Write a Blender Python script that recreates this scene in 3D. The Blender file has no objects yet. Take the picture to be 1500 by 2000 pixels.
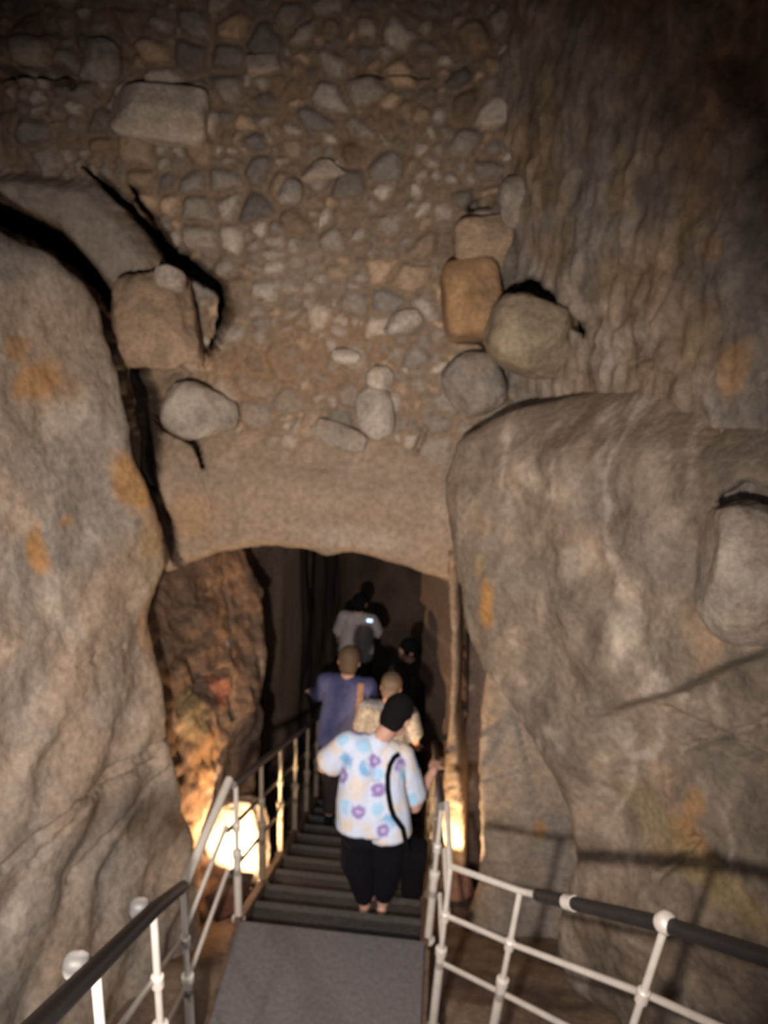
import bpy, bmesh, math, random
import numpy as np
from mathutils import Vector, Matrix, Quaternion
from mathutils.bvhtree import BVHTree
random.seed(7)
SC = bpy.context.scene
COL = SC.collection

# ------------------------------------------------------------------ camera
F = 1557.0                                     # focal length in pixels of a 1500 x 2000 frame
_p, _y, _r = math.radians(22), math.radians(3.65), math.radians(3.3)
CAM = np.array([0, 0, 3.7])
FW = np.array([-math.sin(_y)*math.cos(_p), math.cos(_y)*math.cos(_p), -math.sin(_p)])
_r0 = np.array([math.cos(_y), math.sin(_y), 0.0]); _u0 = np.cross(_r0, FW)
RT = math.cos(_r)*_r0 + math.sin(_r)*_u0
UP = -math.sin(_r)*_r0 + math.cos(_r)*_u0
cam_d = bpy.data.cameras.new('camera'); cam = bpy.data.objects.new('camera', cam_d); COL.objects.link(cam)
cam_d.sensor_fit = 'VERTICAL'; cam_d.sensor_height = 36; cam_d.sensor_width = 27; cam_d.lens = F/2000*36
cam_d.clip_start = 0.05
m = Matrix.Identity(4)
for i in range(3):
    m[i][0], m[i][1], m[i][2], m[i][3] = RT[i], UP[i], -FW[i], CAM[i]
cam.matrix_world = m
SC.camera = cam
cam_d.dof.use_dof = True; cam_d.dof.focus_distance = 0.85; cam_d.dof.aperture_fstop = 5.8

# ------------------------------------------------------------------ world, light, exposure
SC.view_settings.view_transform = 'Standard'; SC.view_settings.look = 'None'
SC.view_settings.gamma = 1; SC.view_settings.use_curve_mapping = False
SC.view_settings.exposure = 0.0
w = bpy.data.worlds.new('cave_dark'); SC.world = w; w.use_nodes = True
w.node_tree.nodes['Background'].inputs[0].default_value = (0.55, 0.42, 0.5, 1)
w.node_tree.nodes['Background'].inputs[1].default_value = 0.026

def at_px(x, y, Y):
    d = FW + RT*(x-750)/F - UP*(y-1000)/F
    return CAM + d*(Y/d[1])
def lamp(name, kind, loc, target, energy, color, size=0.05, angle=90, blend=1.0):
    d = bpy.data.lights.new(name, kind); d.energy = energy; d.color = color
    if kind == 'SPOT':
        d.spot_size = math.radians(angle); d.spot_blend = blend
    d.shadow_soft_size = size
    o = bpy.data.objects.new(name, d); COL.objects.link(o); o.location = loc
    v = Vector(target) - Vector(loc)
    o.rotation_euler = v.to_track_quat('-Z', 'Y').to_euler()
    return o
# flood lamp below and left of the photographer
lamp('flood_light', 'SPOT', (-0.34, -0.15, 3.12), (-0.62, 4.5, 1.25), 900, (1.0, 0.87, 0.77), 0.05, 88, 1.0)
# lamp hung high on the left, over the near railing
lamp('hanging_lamp', 'SPOT', (-1.05, -0.25, 4.15), (-0.6, 2.5, 0.6), 170, (1.0, 0.92, 0.86), 0.05, 52, 0.9)
# the camera's own flash
lamp('camera_flash', 'SPOT', (-0.06, 0.0, 3.68), (-0.25, 3.9, 0.9), 90, (1.0, 0.95, 0.95), 0.012, 70, 0.9)
# floor spots behind the rocks left and right of the stairs
WARM = (1.0, 0.66, 0.36)
LL = at_px(474, 1716, 3.74); RL = at_px(884, 1712, 4.24)
lamp('left_floor_spot', 'SPOT', tuple(LL), tuple(LL+np.array([.02, .6, .5])), 190, WARM, 0.04, 165, 0.5)
lamp('right_floor_spot', 'SPOT', tuple(RL), tuple(RL+np.array([0, .22, .5])), 130, WARM, 0.03, 110, 0.5)

# ------------------------------------------------------------------ maths helpers
def ray(x, y): return FW + RT*(x-750)/F - UP*(y-1000)/F
def at(x, y, Y):
    d = ray(x, y); return CAM + d*(Y/d[1])
def on_x(x, y, X):
    d = ray(x, y); return CAM + d*(X/d[0])
def on_z(x, y, z):
    d = ray(x, y); return CAM + d*((z-CAM[2])/d[2])

_rng = np.random.RandomState(3)
_perm = _rng.permutation(256); _perm = np.concatenate([_perm]*3)
_g = _rng.normal(size=(256, 3)); _g /= np.linalg.norm(_g, axis=1)[:, None]
def perlin(P):
    P = np.asarray(P, float); i = np.floor(P).astype(int); f = P - i; i = i & 255
    u = f*f*f*(f*(f*6-15)+10); out = 0
    for dx in (0, 1):
        for dy in (0, 1):
            for dz in (0, 1):
                h = _perm[_perm[_perm[(i[:, 0]+dx) & 255]+((i[:, 1]+dy) & 255)]+((i[:, 2]+dz) & 255)]
                g = _g[h]; dot = g[:, 0]*(f[:, 0]-dx)+g[:, 1]*(f[:, 1]-dy)+g[:, 2]*(f[:, 2]-dz)
                wt = (u[:, 0] if dx else 1-u[:, 0])*(u[:, 1] if dy else 1-u[:, 1])*(u[:, 2] if dz else 1-u[:, 2])
                out = out + wt*dot
    return out*1.6
def fbm(P, octv=4, gain=0.5):
    P = np.asarray(P, float); a = 1.0; s = 0; t = 0
    for k in range(octv):
        s = s + a*perlin(P*(2.03**k)+17.3*k); t += a; a *= gain
    return s/t
def sstep(a, b, x):
    t = np.clip((x-a)/(b-a), 0, 1); return t*t*(3-2*t)
def poly_sd(uv, poly):
    """signed distance to a polygon, positive inside"""
    poly = np.asarray(poly, float); n = len(poly); best = np.full(len(uv), 1e9); ins = np.zeros(len(uv), bool)
    for k in range(n):
        a, b = poly[k], poly[(k+1) % n]; ab = b-a; ap = uv-a
        t = np.clip((ap@ab)/max(ab@ab, 1e-12), 0, 1)
        best = np.minimum(best, np.linalg.norm(ap-t[:, None]*ab, axis=1))
        c = ((a[1] > uv[:, 1]) != (b[1] > uv[:, 1]))
        with np.errstate(divide='ignore', invalid='ignore'):
            xi = (b[0]-a[0])*(uv[:, 1]-a[1])/(b[1]-a[1]+1e-12)+a[0]
        ins ^= c & (uv[:, 0] < xi)
    return np.where(ins, best, -best)
def line_dist(uv, pts):
    """distance divided by local half width along a polyline of (u, v, w)"""
    best = np.full(len(uv), 1e9)
    for a, b in zip(pts[:-1], pts[1:]):
        a2, b2 = np.array(a[:2]), np.array(b[:2]); ab = b2-a2; ap = uv-a2
        t = np.clip((ap@ab)/max(ab@ab, 1e-12), 0, 1)
        d = np.linalg.norm(ap-t[:, None]*ab, axis=1)/(a[2]+t*(b[2]-a[2]))
        best = np.minimum(best, d)
    return best
def worley(uv, size, seed):
    """F1, F2 distances and a random number of the nearest cell"""
    q = uv/size; i = np.floor(q).astype(int)
    f1 = np.full(len(q), 9.0); f2 = f1.copy(); idn = np.zeros(len(q))
    for dx in (-1, 0, 1):
        for dy in (-1, 0, 1):
            c = i+[dx, dy]
            h = (c[:, 0]*374761393+c[:, 1]*668265263+seed*974711) & 0x7fffffff
            h = ((h ^ (h >> 13))*1274126177) & 0x7fffffff; h = h ^ (h >> 16)
            jx = (h % 1024)/1024.; jy = ((h >> 10) % 1024)/1024.
            d = np.hypot(c[:, 0]+.1+.8*jx-q[:, 0], c[:, 1]+.1+.8*jy-q[:, 1])
            near = d < f1
            f2 = np.where(near, f1, np.minimum(f2, d)); idn = np.where(near, ((h >> 5) % 4096)/4096., idn); f1 = np.where(near, d, f1)
    return f1, f2, idn

# ------------------------------------------------------------------ materials
def new_mat(name):
    mt = bpy.data.materials.new(name); mt.use_nodes = True
    nt = mt.node_tree; return mt, nt, nt.nodes['Principled BSDF']
def simple(name, col, rough=0.6, metal=0.0, var=0.12, scale=30.0, bump=0.0, bscale=120.0, emit=None, estr=0.0):
    mt, nt, b = new_mat(name)
    tc = nt.nodes.new('ShaderNodeTexCoord'); nz = nt.nodes.new('ShaderNodeTexNoise')
    nz.inputs['Scale'].default_value = scale; nz.inputs['Detail'].default_value = 3
    nt.links.new(tc.outputs['Object'], nz.inputs['Vector'])
    cr = nt.nodes.new('ShaderNodeValToRGB')
    cr.color_ramp.elements[0].position = .3; cr.color_ramp.elements[1].position = .7
    cr.color_ramp.elements[0].color = tuple(c*(1-var) for c in col)+(1,)
    cr.color_ramp.elements[1].color = tuple(min(1, c*(1+var)) for c in col)+(1,)
    nt.links.new(nz.outputs['Fac'], cr.inputs['Fac']); nt.links.new(cr.outputs['Color'], b.inputs['Base Color'])
    b.inputs['Roughness'].default_value = rough; b.inputs['Metallic'].default_value = metal
    if bump:
        n2 = nt.nodes.new('ShaderNodeTexNoise'); n2.inputs['Scale'].default_value = bscale
        nt.links.new(tc.outputs['Object'], n2.inputs['Vector'])
        bp = nt.nodes.new('ShaderNodeBump'); bp.inputs['Strength'].default_value = bump; bp.inputs['Distance'].default_value = .01
        nt.links.new(n2.outputs['Fac'], bp.inputs['Height']); nt.links.new(bp.outputs['Normal'], b.inputs['Normal'])
    if rough > .85: b.inputs['Specular IOR Level'].default_value = .15
    if emit:
        b.inputs['Emission Color'].default_value = emit+(1,); b.inputs['Emission Strength'].default_value = estr
    return mt
def attr_mat(name, rough=0.85, fine=28.0, var=0.28, bump=0.5):
    """albedo from the mesh's own colour attribute, broken up by fine procedural mottling"""
    mt, nt, b = new_mat(name)
    at_ = nt.nodes.new('ShaderNodeVertexColor'); at_.layer_name = 'tint'
    tc = nt.nodes.new('ShaderNodeTexCoord'); nz = nt.nodes.new('ShaderNodeTexNoise')
    nz.inputs['Scale'].default_value = fine; nz.inputs['Detail'].default_value = 5; nz.inputs['Roughness'].default_value = .65
    nt.links.new(tc.outputs['Object'], nz.inputs['Vector'])
    mr = nt.nodes.new('ShaderNodeMapRange'); mr.inputs['From Min'].default_value = .3; mr.inputs['From Max'].default_value = .7
    mr.inputs['To Min'].default_value = 1-var; mr.inputs['To Max'].default_value = 1+var
    nt.links.new(nz.outputs['Fac'], mr.inputs['Value'])
    mx = nt.nodes.new('ShaderNodeVectorMath'); mx.operation = 'SCALE'
    nt.links.new(at_.outputs['Color'], mx.inputs[0]); nt.links.new(mr.outputs['Result'], mx.inputs['Scale'])
    nt.links.new(mx.outputs['Vector'], b.inputs['Base Color'])
    b.inputs['Roughness'].default_value = rough; b.inputs['Specular IOR Level'].default_value = .25
    if bump:
        bp = nt.nodes.new('ShaderNodeBump'); bp.inputs['Strength'].default_value = bump; bp.inputs['Distance'].default_value = .02
        nt.links.new(nz.outputs['Fac'], bp.inputs['Height']); nt.links.new(bp.outputs['Normal'], b.inputs['Normal'])
    return mt
ROCK = attr_mat('cave_rock', bump=.6)
STONE = attr_mat('loose_stone', fine=40, bump=.5)
CLOTH_PRINT = attr_mat('printed_cloth', rough=.9, fine=60, var=.05, bump=.1)
GALV = simple('pale_painted_steel', (.62, .58, .53), .45, .15, .08, 18)
GALV_SHADED = simple('shaded_pale_steel', (.30, .25, .19), .5, .2, .15, 18)  # pale post steel again, colour darkened and browned for the dim lower flight
DARKRAIL = simple('dark_steel_rail', (.07, .06, .055), .5, .2, .2, 18)
GRIP = simple('black_rubber_grip', (.018, .016, .016), .5, 0, .2, 20)
PLATE = simple('grey_checker_plate', (.15, .142, .146), .6, .1, .18, 40, .35, 180)
TREADM = simple('dark_steel_tread', (.052, .048, .046), .55, .2, .25, 40, .3, 160)
NOSE = simple('worn_tread_edge', (.085, .08, .075), .5, .2, .2, 40)
STRING = simple('rusty_stringer_steel', (.13, .085, .065), .6, .2, .3, 25)
SKIN = simple('skin', (.52, .30, .23), .55, 0, .08, 25)
DARKHAIR = simple('black_hair', (.006, .005, .006), .9, 0, .3, 90, .5, 220)
TANHAIR = simple('sandy_hair', (.12, .08, .05), .6, 0, .25, 90, .5, 220)
GREYHAIR = simple('grey_brown_hair', (.14, .10, .075), .6, 0, .25, 90, .5, 220)
BLACK = simple('black_cloth', (.005, .0045, .008), 1.0, 0, .2, 40)
BLUE = simple('blue_cloth', (.062, .07, .165), .9, 0, .12, 30)
WHITEC = simple('white_cloth', (.40, .37, .38), .9, 0, .1, 25)
DARKC = simple('dark_brown_cloth', (.03, .024, .024), .9, 0, .2, 30)
TANLEATHER = simple('tan_leather', (.24, .14, .09), .6, 0, .2, 30)
BLACKLEATHER = simple('black_leather', (.0025, .0025, .004), .9, 0, .2, 30)
EYEW = simple('eye_white', (.75, .72, .7), .3, 0, .02); LIPS = simple('lips', (.45, .17, .15), .5, 0, .05)
SOLE = simple('sandal_sole', (.06, .045, .04), .7, 0, .2, 30)
HOUSING = simple('lamp_housing', (.05, .045, .045), .5, .3, .2, 30)
LENS = simple('lamp_lens', (.9, .8, .6), .3, 0, .02, 10, emit=(1., .66, .36), estr=30)
SCREEN = simple('lit_screen', (.1, .15, .25), .3, 0, .02, 10, emit=(.45, .65, 1.), estr=3.0)
# speckled white shirt
def speckle():
    mt, nt, b = new_mat('speckled_white_cloth')
    tc = nt.nodes.new('ShaderNodeTexCoord'); v = nt.nodes.new('ShaderNodeTexVoronoi'); v.inputs['Scale'].default_value = 45
    nt.links.new(tc.outputs['Object'], v.inputs['Vector']); cr = nt.nodes.new('ShaderNodeValToRGB')
    cr.color_ramp.elements[0].position = .25; cr.color_ramp.elements[0].color = (.09, .09, .10, 1)
    cr.color_ramp.elements[1].position = .4; cr.color_ramp.elements[1].color = (.30, .30, .33, 1)
    nt.links.new(v.outputs['Distance'], cr.inputs['Fac']); nt.links.new(cr.outputs['Color'], b.inputs['Base Color'])
    b.inputs['Roughness'].default_value = .9; return mt
SPECK = speckle()

# ------------------------------------------------------------------ object helpers
def mesh_obj(name, verts, faces, mat, parent=None, smooth=True, colors=None):
    me = bpy.data.meshes.new(name)
    me.from_pydata([tuple(v) for v in verts], [], [tuple(int(i) for i in f) for f in faces]); me.update()
    if smooth: me.polygons.foreach_set('use_smooth', [True]*len(me.polygons))
    if colors is not None:
        a = me.color_attributes.new('tint', 'FLOAT_COLOR', 'POINT')
        a.data.foreach_set('color', np.hstack([np.clip(colors, 0, 1), np.ones((len(colors), 1))]).astype(np.float32).ravel())
    me.materials.append(mat)
    o = bpy.data.objects.new(name, me); COL.objects.link(o)
    if parent is not None:
        o.parent = parent; o.matrix_parent_inverse = Matrix.Translation(-Vector(parent.location))
    return o
def thing(name, label, cat, loc, group=None):
    o = bpy.data.objects.new(name, None); COL.objects.link(o); o.location = Vector(loc); o.empty_display_size = .1
    o['label'] = label; o['category'] = cat
    if group: o['group'] = group
    return o
def tag(o, label, cat, group=None):
    o['label'] = label; o['category'] = cat
    if group: o['group'] = group
    return o
def struct(o, label=None):
    o['kind'] = 'structure'
    if label: o['label'] = label
    return o
class MB:
    def __init__(s): s.v = []; s.f = []
    def add(s, v, f):
        k = len(s.v); s.v += [tuple(p) for p in v]; s.f += [tuple(i+k for i in q) for q in f]; return s
    def lathe(s, a, b, prof, n=14):
        """revolve prof [(t along a-b in metres, radius)] about the axis a-b"""
        a = Vector(a); b = Vector(b); d = (b-a).normalized()
        e = d.orthogonal().normalized(); g = d.cross(e); V = []; Q = []
        for t, r in prof:
            for k in range(n):
                q = 2*math.pi*k/n; V.append(a+d*t+(e*math.cos(q)+g*math.sin(q))*r)
        for i in range(len(prof)-1):
            for k in range(n):
                k2 = (k+1) % n; Q.append((i*n+k, i*n+k2, (i+1)*n+k2, (i+1)*n+k))
        Q.append(tuple(range(n))[::-1]); Q.append(tuple((len(prof)-1)*n+k for k in range(n)))
        return s.add(V, Q)
    def tube(s, pts, r, n=12):
        pts = [Vector(p) for p in pts]; V = []; Q = []; up = None
        for i, p in enumerate(pts):
            d = ((pts[min(i+1, len(pts)-1)]-pts[max(i-1, 0)])).normalized()
            e = d.orthogonal().normalized() if up is None else (up-d*up.dot(d)).normalized()
            up = e; g = d.cross(e)
            for k in range(n):
                q = 2*math.pi*k/n; V.append(p+(e*math.cos(q)+g*math.sin(q))*r)
        for i in range(len(pts)-1):
            for k in range(n):
                k2 = (k+1) % n; Q.append((i*n+k, i*n+k2, (i+1)*n+k2, (i+1)*n+k))
        Q.append(tuple(range(n))[::-1]); Q.append(tuple((len(pts)-1)*n+k for k in range(n)))
        return s.add(V, Q)
    def capsule(s, a, b, r0, r1, n=14, h=6):
        a = Vector(a); b = Vector(b); L = (b-a).length
        if L < 1e-5: b = a+Vector((0, 0, 1e-4)); L = 1e-4
        prof = []
        for k in range(h+1):
            q = math.pi/2*(1-k/h); prof.append((-r0*math.sin(q), max(r0*math.cos(q), r0*.03)))
        for k in range(h+1):
            q = math.pi/2*k/h; prof.append((L+r1*math.sin(q), max(r1*math.cos(q), r1*.03)))
        return s.lathe(a, b, prof, n)
    def ellipsoid(s, c, rad, rot=None, n=18, h=12):
        c = Vector(c); rot = rot or Matrix.Identity(3); V = []; Q = []
        for i in range(h+1):
            th = math.pi*(i/h); th = min(max(th, .03), math.pi-.03)
            for k in range(n):
                q = 2*math.pi*k/n
                V.append(c+rot@Vector((rad[0]*math.sin(th)*math.cos(q), rad[1]*math.sin(th)*math.sin(q), rad[2]*math.cos(th))))
        for i in range(h):
            for k in range(n):
                k2 = (k+1) % n; Q.append((i*n+k, (i+1)*n+k, (i+1)*n+k2, i*n+k2))
        Q.append(tuple(range(n))); Q.append(tuple(h*n+k for k in range(n))[::-1])
        return s.add(V, Q)
    def box(s, lo, hi, bev=0.0):
        x0, y0, z0 = lo; x1, y1, z1 = hi; b = bev
        if b <= 0:
            V = [(x, y, z) for z in (z0, z1) for y in (y0, y1) for x in (x0, x1)]
            return s.add(V, [(0, 2, 3, 1), (4, 5, 7, 6), (0, 1, 5, 4), (2, 6, 7, 3), (0, 4, 6, 2), (1, 3, 7, 5)])
        bm = bmesh.new(); bmesh.ops.create_cube(bm, size=1)
        for v in bm.verts: v.co = Vector(((v.co.x+.5)*(x1-x0)+x0, (v.co.y+.5)*(y1-y0)+y0, (v.co.z+.5)*(z1-z0)+z0))
        bmesh.ops.bevel(bm, geom=bm.edges[:], offset=b, segments=2, affect='EDGES', profile=.5)
        bm.verts.index_update(); s.add([v.co[:] for v in bm.verts], [[v.index for v in f.verts] for f in bm.faces]); bm.free(); return s
    def prism(s, poly, d):
        """poly: coplanar points, d: extrusion vector"""
        n = len(poly); V = [Vector(p) for p in poly]+[Vector(p)+Vector(d) for p in poly]
        Q = [tuple(range(n))[::-1], tuple(range(n, 2*n))]+[(k, (k+1) % n, n+(k+1) % n, n+k) for k in range(n)]
        return s.add(V, Q)
    def build(s, name, mat, parent=None, smooth=True):
        o = mesh_obj(name, s.v, s.f, mat, parent, smooth)
        bm = bmesh.new(); bm.from_mesh(o.data); bmesh.ops.recalc_face_normals(bm, faces=bm.faces[:]); bm.to_mesh(o.data); bm.free()
        if smooth:
            try: o.data.set_sharp_from_angle(angle=math.radians(40))
            except Exception: pass
        return o
    def skin(s, name, mat, parent=None, voxel=.008, smooth=4, wrinkle=0.0):
        """fuse all closed shapes into one continuous surface"""
        o = mesh_obj(name, s.v, s.f, mat, parent, True)
        bm = bmesh.new(); bm.from_mesh(o.data); bmesh.ops.recalc_face_normals(bm, faces=bm.faces[:]); bm.to_mesh(o.data); bm.free()
        r = o.modifiers.new('r', 'REMESH'); r.mode = 'VOXEL'; r.voxel_size = voxel; r.use_smooth_shade = True
        if smooth:
            q = o.modifiers.new('s', 'SMOOTH'); q.factor = .5; q.iterations = smooth
        dg = bpy.context.evaluated_depsgraph_get(); dg.update()
        me = bpy.data.meshes.new_from_object(o.evaluated_get(dg)); old = o.data
        o.modifiers.clear(); o.data = me; me.name = name; bpy.data.meshes.remove(old)
        if not me.materials: me.materials.append(mat)
        n = len(me.vertices); co = np.empty(n*3); me.vertices.foreach_get('co', co); co = co.reshape(-1, 3)
        if wrinkle:
            nm = np.empty(n*3); me.vertices.foreach_get('normal', nm); nm = nm.reshape(-1, 3)
            co = co+nm*(fbm(co*np.array([9, 9, 4])+5, 3)*wrinkle)[:, None]; me.vertices.foreach_set('co', co.ravel())
        me.polygons.foreach_set('use_smooth', [True]*len(me.polygons)); me.update()
        return o

# ------------------------------------------------------------------ rock walls
BROWN = np.array([.255, .182, .124]); GREY = np.array([.215, .188, .163]); OCHRE = np.array([.36, .19, .07])
PALE = np.array([.42, .36, .30]); DARKR = np.array([.12, .085, .068]); PINK = np.array([.268, .203, .150])
RED = np.array([.20, .075, .05]); YEL = np.array([.30, .22, .10])
class Plane:
    def __init__(s, a, b, c):
        s.o = np.array(a, float); n = np.cross(np.array(b)-s.o, np.array(c)-s.o); n /= np.linalg.norm(n)
        if n@(CAM-s.o) < 0: n = -n
        s.n = n; z = np.array([0, 0, 1.]); s.v = z-n*(z@n); s.v /= np.linalg.norm(s.v); s.u = np.cross(s.v, n)
    def uv(s, x, y):
        d = ray(x, y); t = ((s.o-CAM)@s.n)/(d@s.n); p = CAM+d*t-s.o
        return (p@s.u, p@s.v)
    def scale(s, x, y):
        d = ray(x, y); return ((s.o-CAM)@s.n)/(d@s.n)/F
    def uvw(s, x, y, wpx): return s.uv(x, y)+(wpx*s.scale(x, y),)
def rock(name, pl, outline, step, R=.15, k=1.0, ragged=.03, big=.10, mid=.035, small=.010, extra=None, color=None,
         cracks=(), stains_highlights=(), bumps=(), margin=.16, slope=6.0, mat=None, seed=0.0, cut=None, under=None):
    """a rock mass over a plane: rounded traced edge, real thickness behind it, noise relief"""
    P = np.array([pl.uv(*q) for q in outline])
    lo, hi = P.min(0)-margin, P.max(0)+margin
    if cut is not None: lo = np.maximum(lo, cut[0]); hi = np.minimum(hi, cut[1])
    nu, nv = [int(math.ceil(t/step))+1 for t in (hi-lo)]
    U, V = np.meshgrid(np.linspace(lo[0], hi[0], nu), np.linspace(lo[1], hi[1], nv), indexing='ij')
    uv = np.stack([U.ravel(), V.ravel()], 1)
    X0 = pl.o+uv[:, :1]*pl.u+uv[:, 1:]*pl.v
    d = poly_sd(uv, P)+ragged*fbm(X0*5+seed, 3)
    t = np.clip(1-d/R, 0, 1)
    h = np.where(d > 0, -k*R*(1-np.sqrt(np.maximum(0, 1-t*t))), -k*R+d*slope)
    side = np.zeros_like(X0)
    if under is not None:                       # sides run straight back or undercut the edge
        gu, gv = np.gradient(d.reshape(nu, nv), (hi[0]-lo[0])/(nu-1), (hi[1]-lo[1])/(nv-1)); gu, gv = gu.ravel(), gv.ravel()
        gl = np.hypot(gu, gv)+1e-6; sh = np.maximum(0, -d)*(1+under)/gl
        side = (gu*sh)[:, None]*pl.u+(gv*sh)[:, None]*pl.v
    h = h+big*fbm(X0*.9+seed, 2)+mid*fbm(X0*3.1+seed+4, 3)+small*fbm(X0*11+seed, 3)
    c = np.zeros((len(uv), 3))
    n1 = fbm(X0*1.7+seed+31, 4)[:, None]; n2 = fbm(X0*5.3+seed+77, 4)[:, None]; n3 = fbm(X0*2.6+seed+101, 3)[:, None]
    a, b = color or (BROWN, GREY)
    c[:] = b+(a-b)*sstep(-.35, .35, n1); c = c+(PALE-c)*(.45*sstep(.22, .6, n2)); c = c+(OCHRE-c)*(.25*sstep(.25, .6, n3))
    c = c*(1+.35*n2)
    if extra is not None: h, c = extra(uv, X0, h, c)
    for (x, y, rx, ry, hh) in bumps:
        u, v = pl.uv(x, y); s = pl.scale(x, y)
        q = np.hypot((uv[:, 0]-u)/(rx*s), (uv[:, 1]-v)/(ry*s)); h = h+hh*np.clip(1-q*q, 0, 1)**1.0*np.where(q < 1, 1, 0)
    off = np.zeros_like(X0)
    for (pts, dep) in cracks:
        W = [pl.uvw(*p) for p in pts]
        q = line_dist(uv, W)+.35*fbm(X0*14+3, 2); a = dep*(1-sstep(.55, 1.15, q))
        if dep < .25: h = h-a; continue
        dirs = np.array([pl.o+p[0]*pl.u+p[1]*pl.v-CAM for p in W]).mean(0); dirs /= np.linalg.norm(dirs)
        off = np.where((a > np.linalg.norm(off, axis=1))[:, None], a[:, None]*dirs, off)
    for (x, y, rx, ry, col, st) in stains_highlights:
        u, v = pl.uv(x, y); s = pl.scale(x, y)
        q = np.hypot((uv[:, 0]-u)/(rx*s), (uv[:, 1]-v)/(ry*s))+.55*fbm(X0*7+9, 3)
        wgt = st*(1-sstep(.55, 1.15, q)); c = c+(col-c)*wgt[:, None]
    X = X0+h[:, None]*pl.n+off+side
    keep = (d > -margin*.9).reshape(nu, nv)
    idx = np.arange(nu*nv).reshape(nu, nv)
    kk = keep[:-1, :-1] & keep[1:, :-1] & keep[1:, 1:] & keep[:-1, 1:]
    Q = np.stack([idx[:-1, :-1][kk], idx[1:, :-1][kk], idx[1:, 1:][kk], idx[:-1, 1:][kk]], 1)
    used = np.unique(Q); re = np.full(nu*nv, -1); re[used] = np.arange(len(used))
    o = mesh_obj(name, X[used], re[Q], mat or ROCK, None, True, np.maximum(c[used], .004))
    return struct(o)

# left rock mass
PA = Plane(at(392, 1640, 3.65), at(230, 590, 4.25), at(0, 1900, 2.35))
outA = [(-500, 330), (-120, 372), (-40, 405), (40, 447), (120, 487), (180, 535), (222, 592), (238, 660), (258, 740), (272, 800), (278, 880), (298, 940),
        (322, 1000), (342, 1060), (346, 1100), (334, 1150), (327, 1210), (335, 1290), (343, 1370), (340, 1430), (350, 1480), (368, 1550), (392, 1640),
        (402, 1700), (408, 1770), (420, 1850), (436, 1960), (460, 2300), (-300, 2300), (-500, 1900)]
def exA(uv, X, h, c):
    # slanting beds low on the face
    q = np.sin((uv[:, 1]*1.0-uv[:, 0]*.8)*14+3*fbm(X*2, 3)); lowm = sstep(1.9, .9, X[:, 2])
    h = h+.018*q*lowm
    return h, c
rock('wall_left', PA, outA, .017, R=.14, ragged=.02, big=.10, mid=.04, small=.012, extra=exA, color=(PINK*1.16, GREY*1.14),
     stains_highlights=[(85, 740, 70, 50, OCHRE, .75), (45, 680, 40, 30, OCHRE, .6), (255, 940, 55, 75, OCHRE, .85), (300, 1020, 45, 90, OCHRE, .45),
             (85, 1075, 30, 60, OCHRE, .9), (135, 1020, 25, 15, OCHRE, .6), (225, 630, 18, 55, OCHRE, .8), (130, 1190, 45, 90, PALE, .6), (100, 900, 60, 60, PALE, .45),
             (310, 1240, 40, 60, OCHRE, .4), (120, 1060, 40, 60, GREY, .5), (25, 500, 120, 60, GREY, .8), (60, 870, 90, 90, GREY, .3), (130, 820, 60, 40, PALE, .5),
             (310, 1110, 40, 120, YEL, .35)],
     cracks=[([(0, 1700, 6), (120, 1590, 7), (230, 1500, 7), (340, 1440, 5)], .035), ([(60, 1690, 7), (170, 1560, 6), (300, 1490, 8)], .03),
             ([(330, 1500, 6), (240, 1600, 7), (150, 1720, 8)], .03), ([(250, 1260, 3), (160, 1300, 4), (120, 1300, 4)], .02)], seed=1.3)

# rubble wall over the tunnel mouth
PB = Plane((-2, 4.78, 1.5), (1.5, 4.66, 1.5), (0, 4.98, 5))
outB = [(-260, -330), (1100, -330), (1100, 900), (1030, 1160), (890, 1137), (850, 1124), (800, 1106), (740, 1087), (690, 1074), (660, 1078), (640, 1081), (618, 1074),
        (590, 1068), (540, 1064), (480, 1067), (420, 1081), (370, 1098), (340, 1112), (250, 1150), (-260, 1150)]
slab = [(-150, 350), (50, 330), (185, 350), (255, 415), (315, 495), (335, 545), (250, 590), (215, 560), (120, 455), (-150, 360)]
def exB(uv, X, h, c):
    top = sstep(PB.uv(600, 930)[1], PB.uv(600, 800)[1], uv[:, 1]); rough = sstep(PB.uv(600, 700)[1], PB.uv(600, 380)[1], uv[:, 1])
    wob = uv+.05*np.stack([fbm(X*3, 2), fbm(X*3+40, 2)], 1)
    s1 = sstep(0, .1, poly_sd(uv, [PB.uv(*p) for p in slab]))
    f1, f2, i1 = worley(wob*np.array([1, 1.25]), .19, 5); e1 = sstep(.02, .45, f2-f1)
    g1, g2, i2 = worley(wob*np.array([1, 1.2]), .10, 9); e2 = sstep(.02, .45, g2-g1)
    big = i1 > .45
    st = np.where(big, e1*(.6+.6*i1), e2*(.35+.5*i2)); idn = np.where(big, i1*1.8-.8, i2)
    amt = top*(.62+.38*rough)*(1-s1)
    h = h+amt*.062*st-.02*amt
    tone = np.array([.62, .82, .95, 1.08, 1.3, 1.7])[np.clip((idn*6).astype(int), 0, 5)]
    stone_c = np.where(((idn*37) % 1 > .6)[:, None], PALE*.62, np.where(((idn*37) % 1 > .3)[:, None], BROWN, GREY*.95))*tone[:, None]
    mort = BROWN*.8
    cc = mort+(stone_c-mort)*(sstep(.15, .6, st)[:, None])
    c = c+(cc-c)*np.minimum(1, amt*1.1+.25*top*(1-s1))[:, None]
    h = h+.16*s1; c = c+(GREY*1.05-c)*(s1*.8)[:, None]
    # the smooth lintel bulges forward above the mouth
    lint = sstep(PB.uv(600, 880)[1], PB.uv(600, 960)[1], uv[:, 1])
    h = h+.10*lint; c = c+(PINK*1.02-c)*(.6*lint)[:, None]
    return h, c
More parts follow.
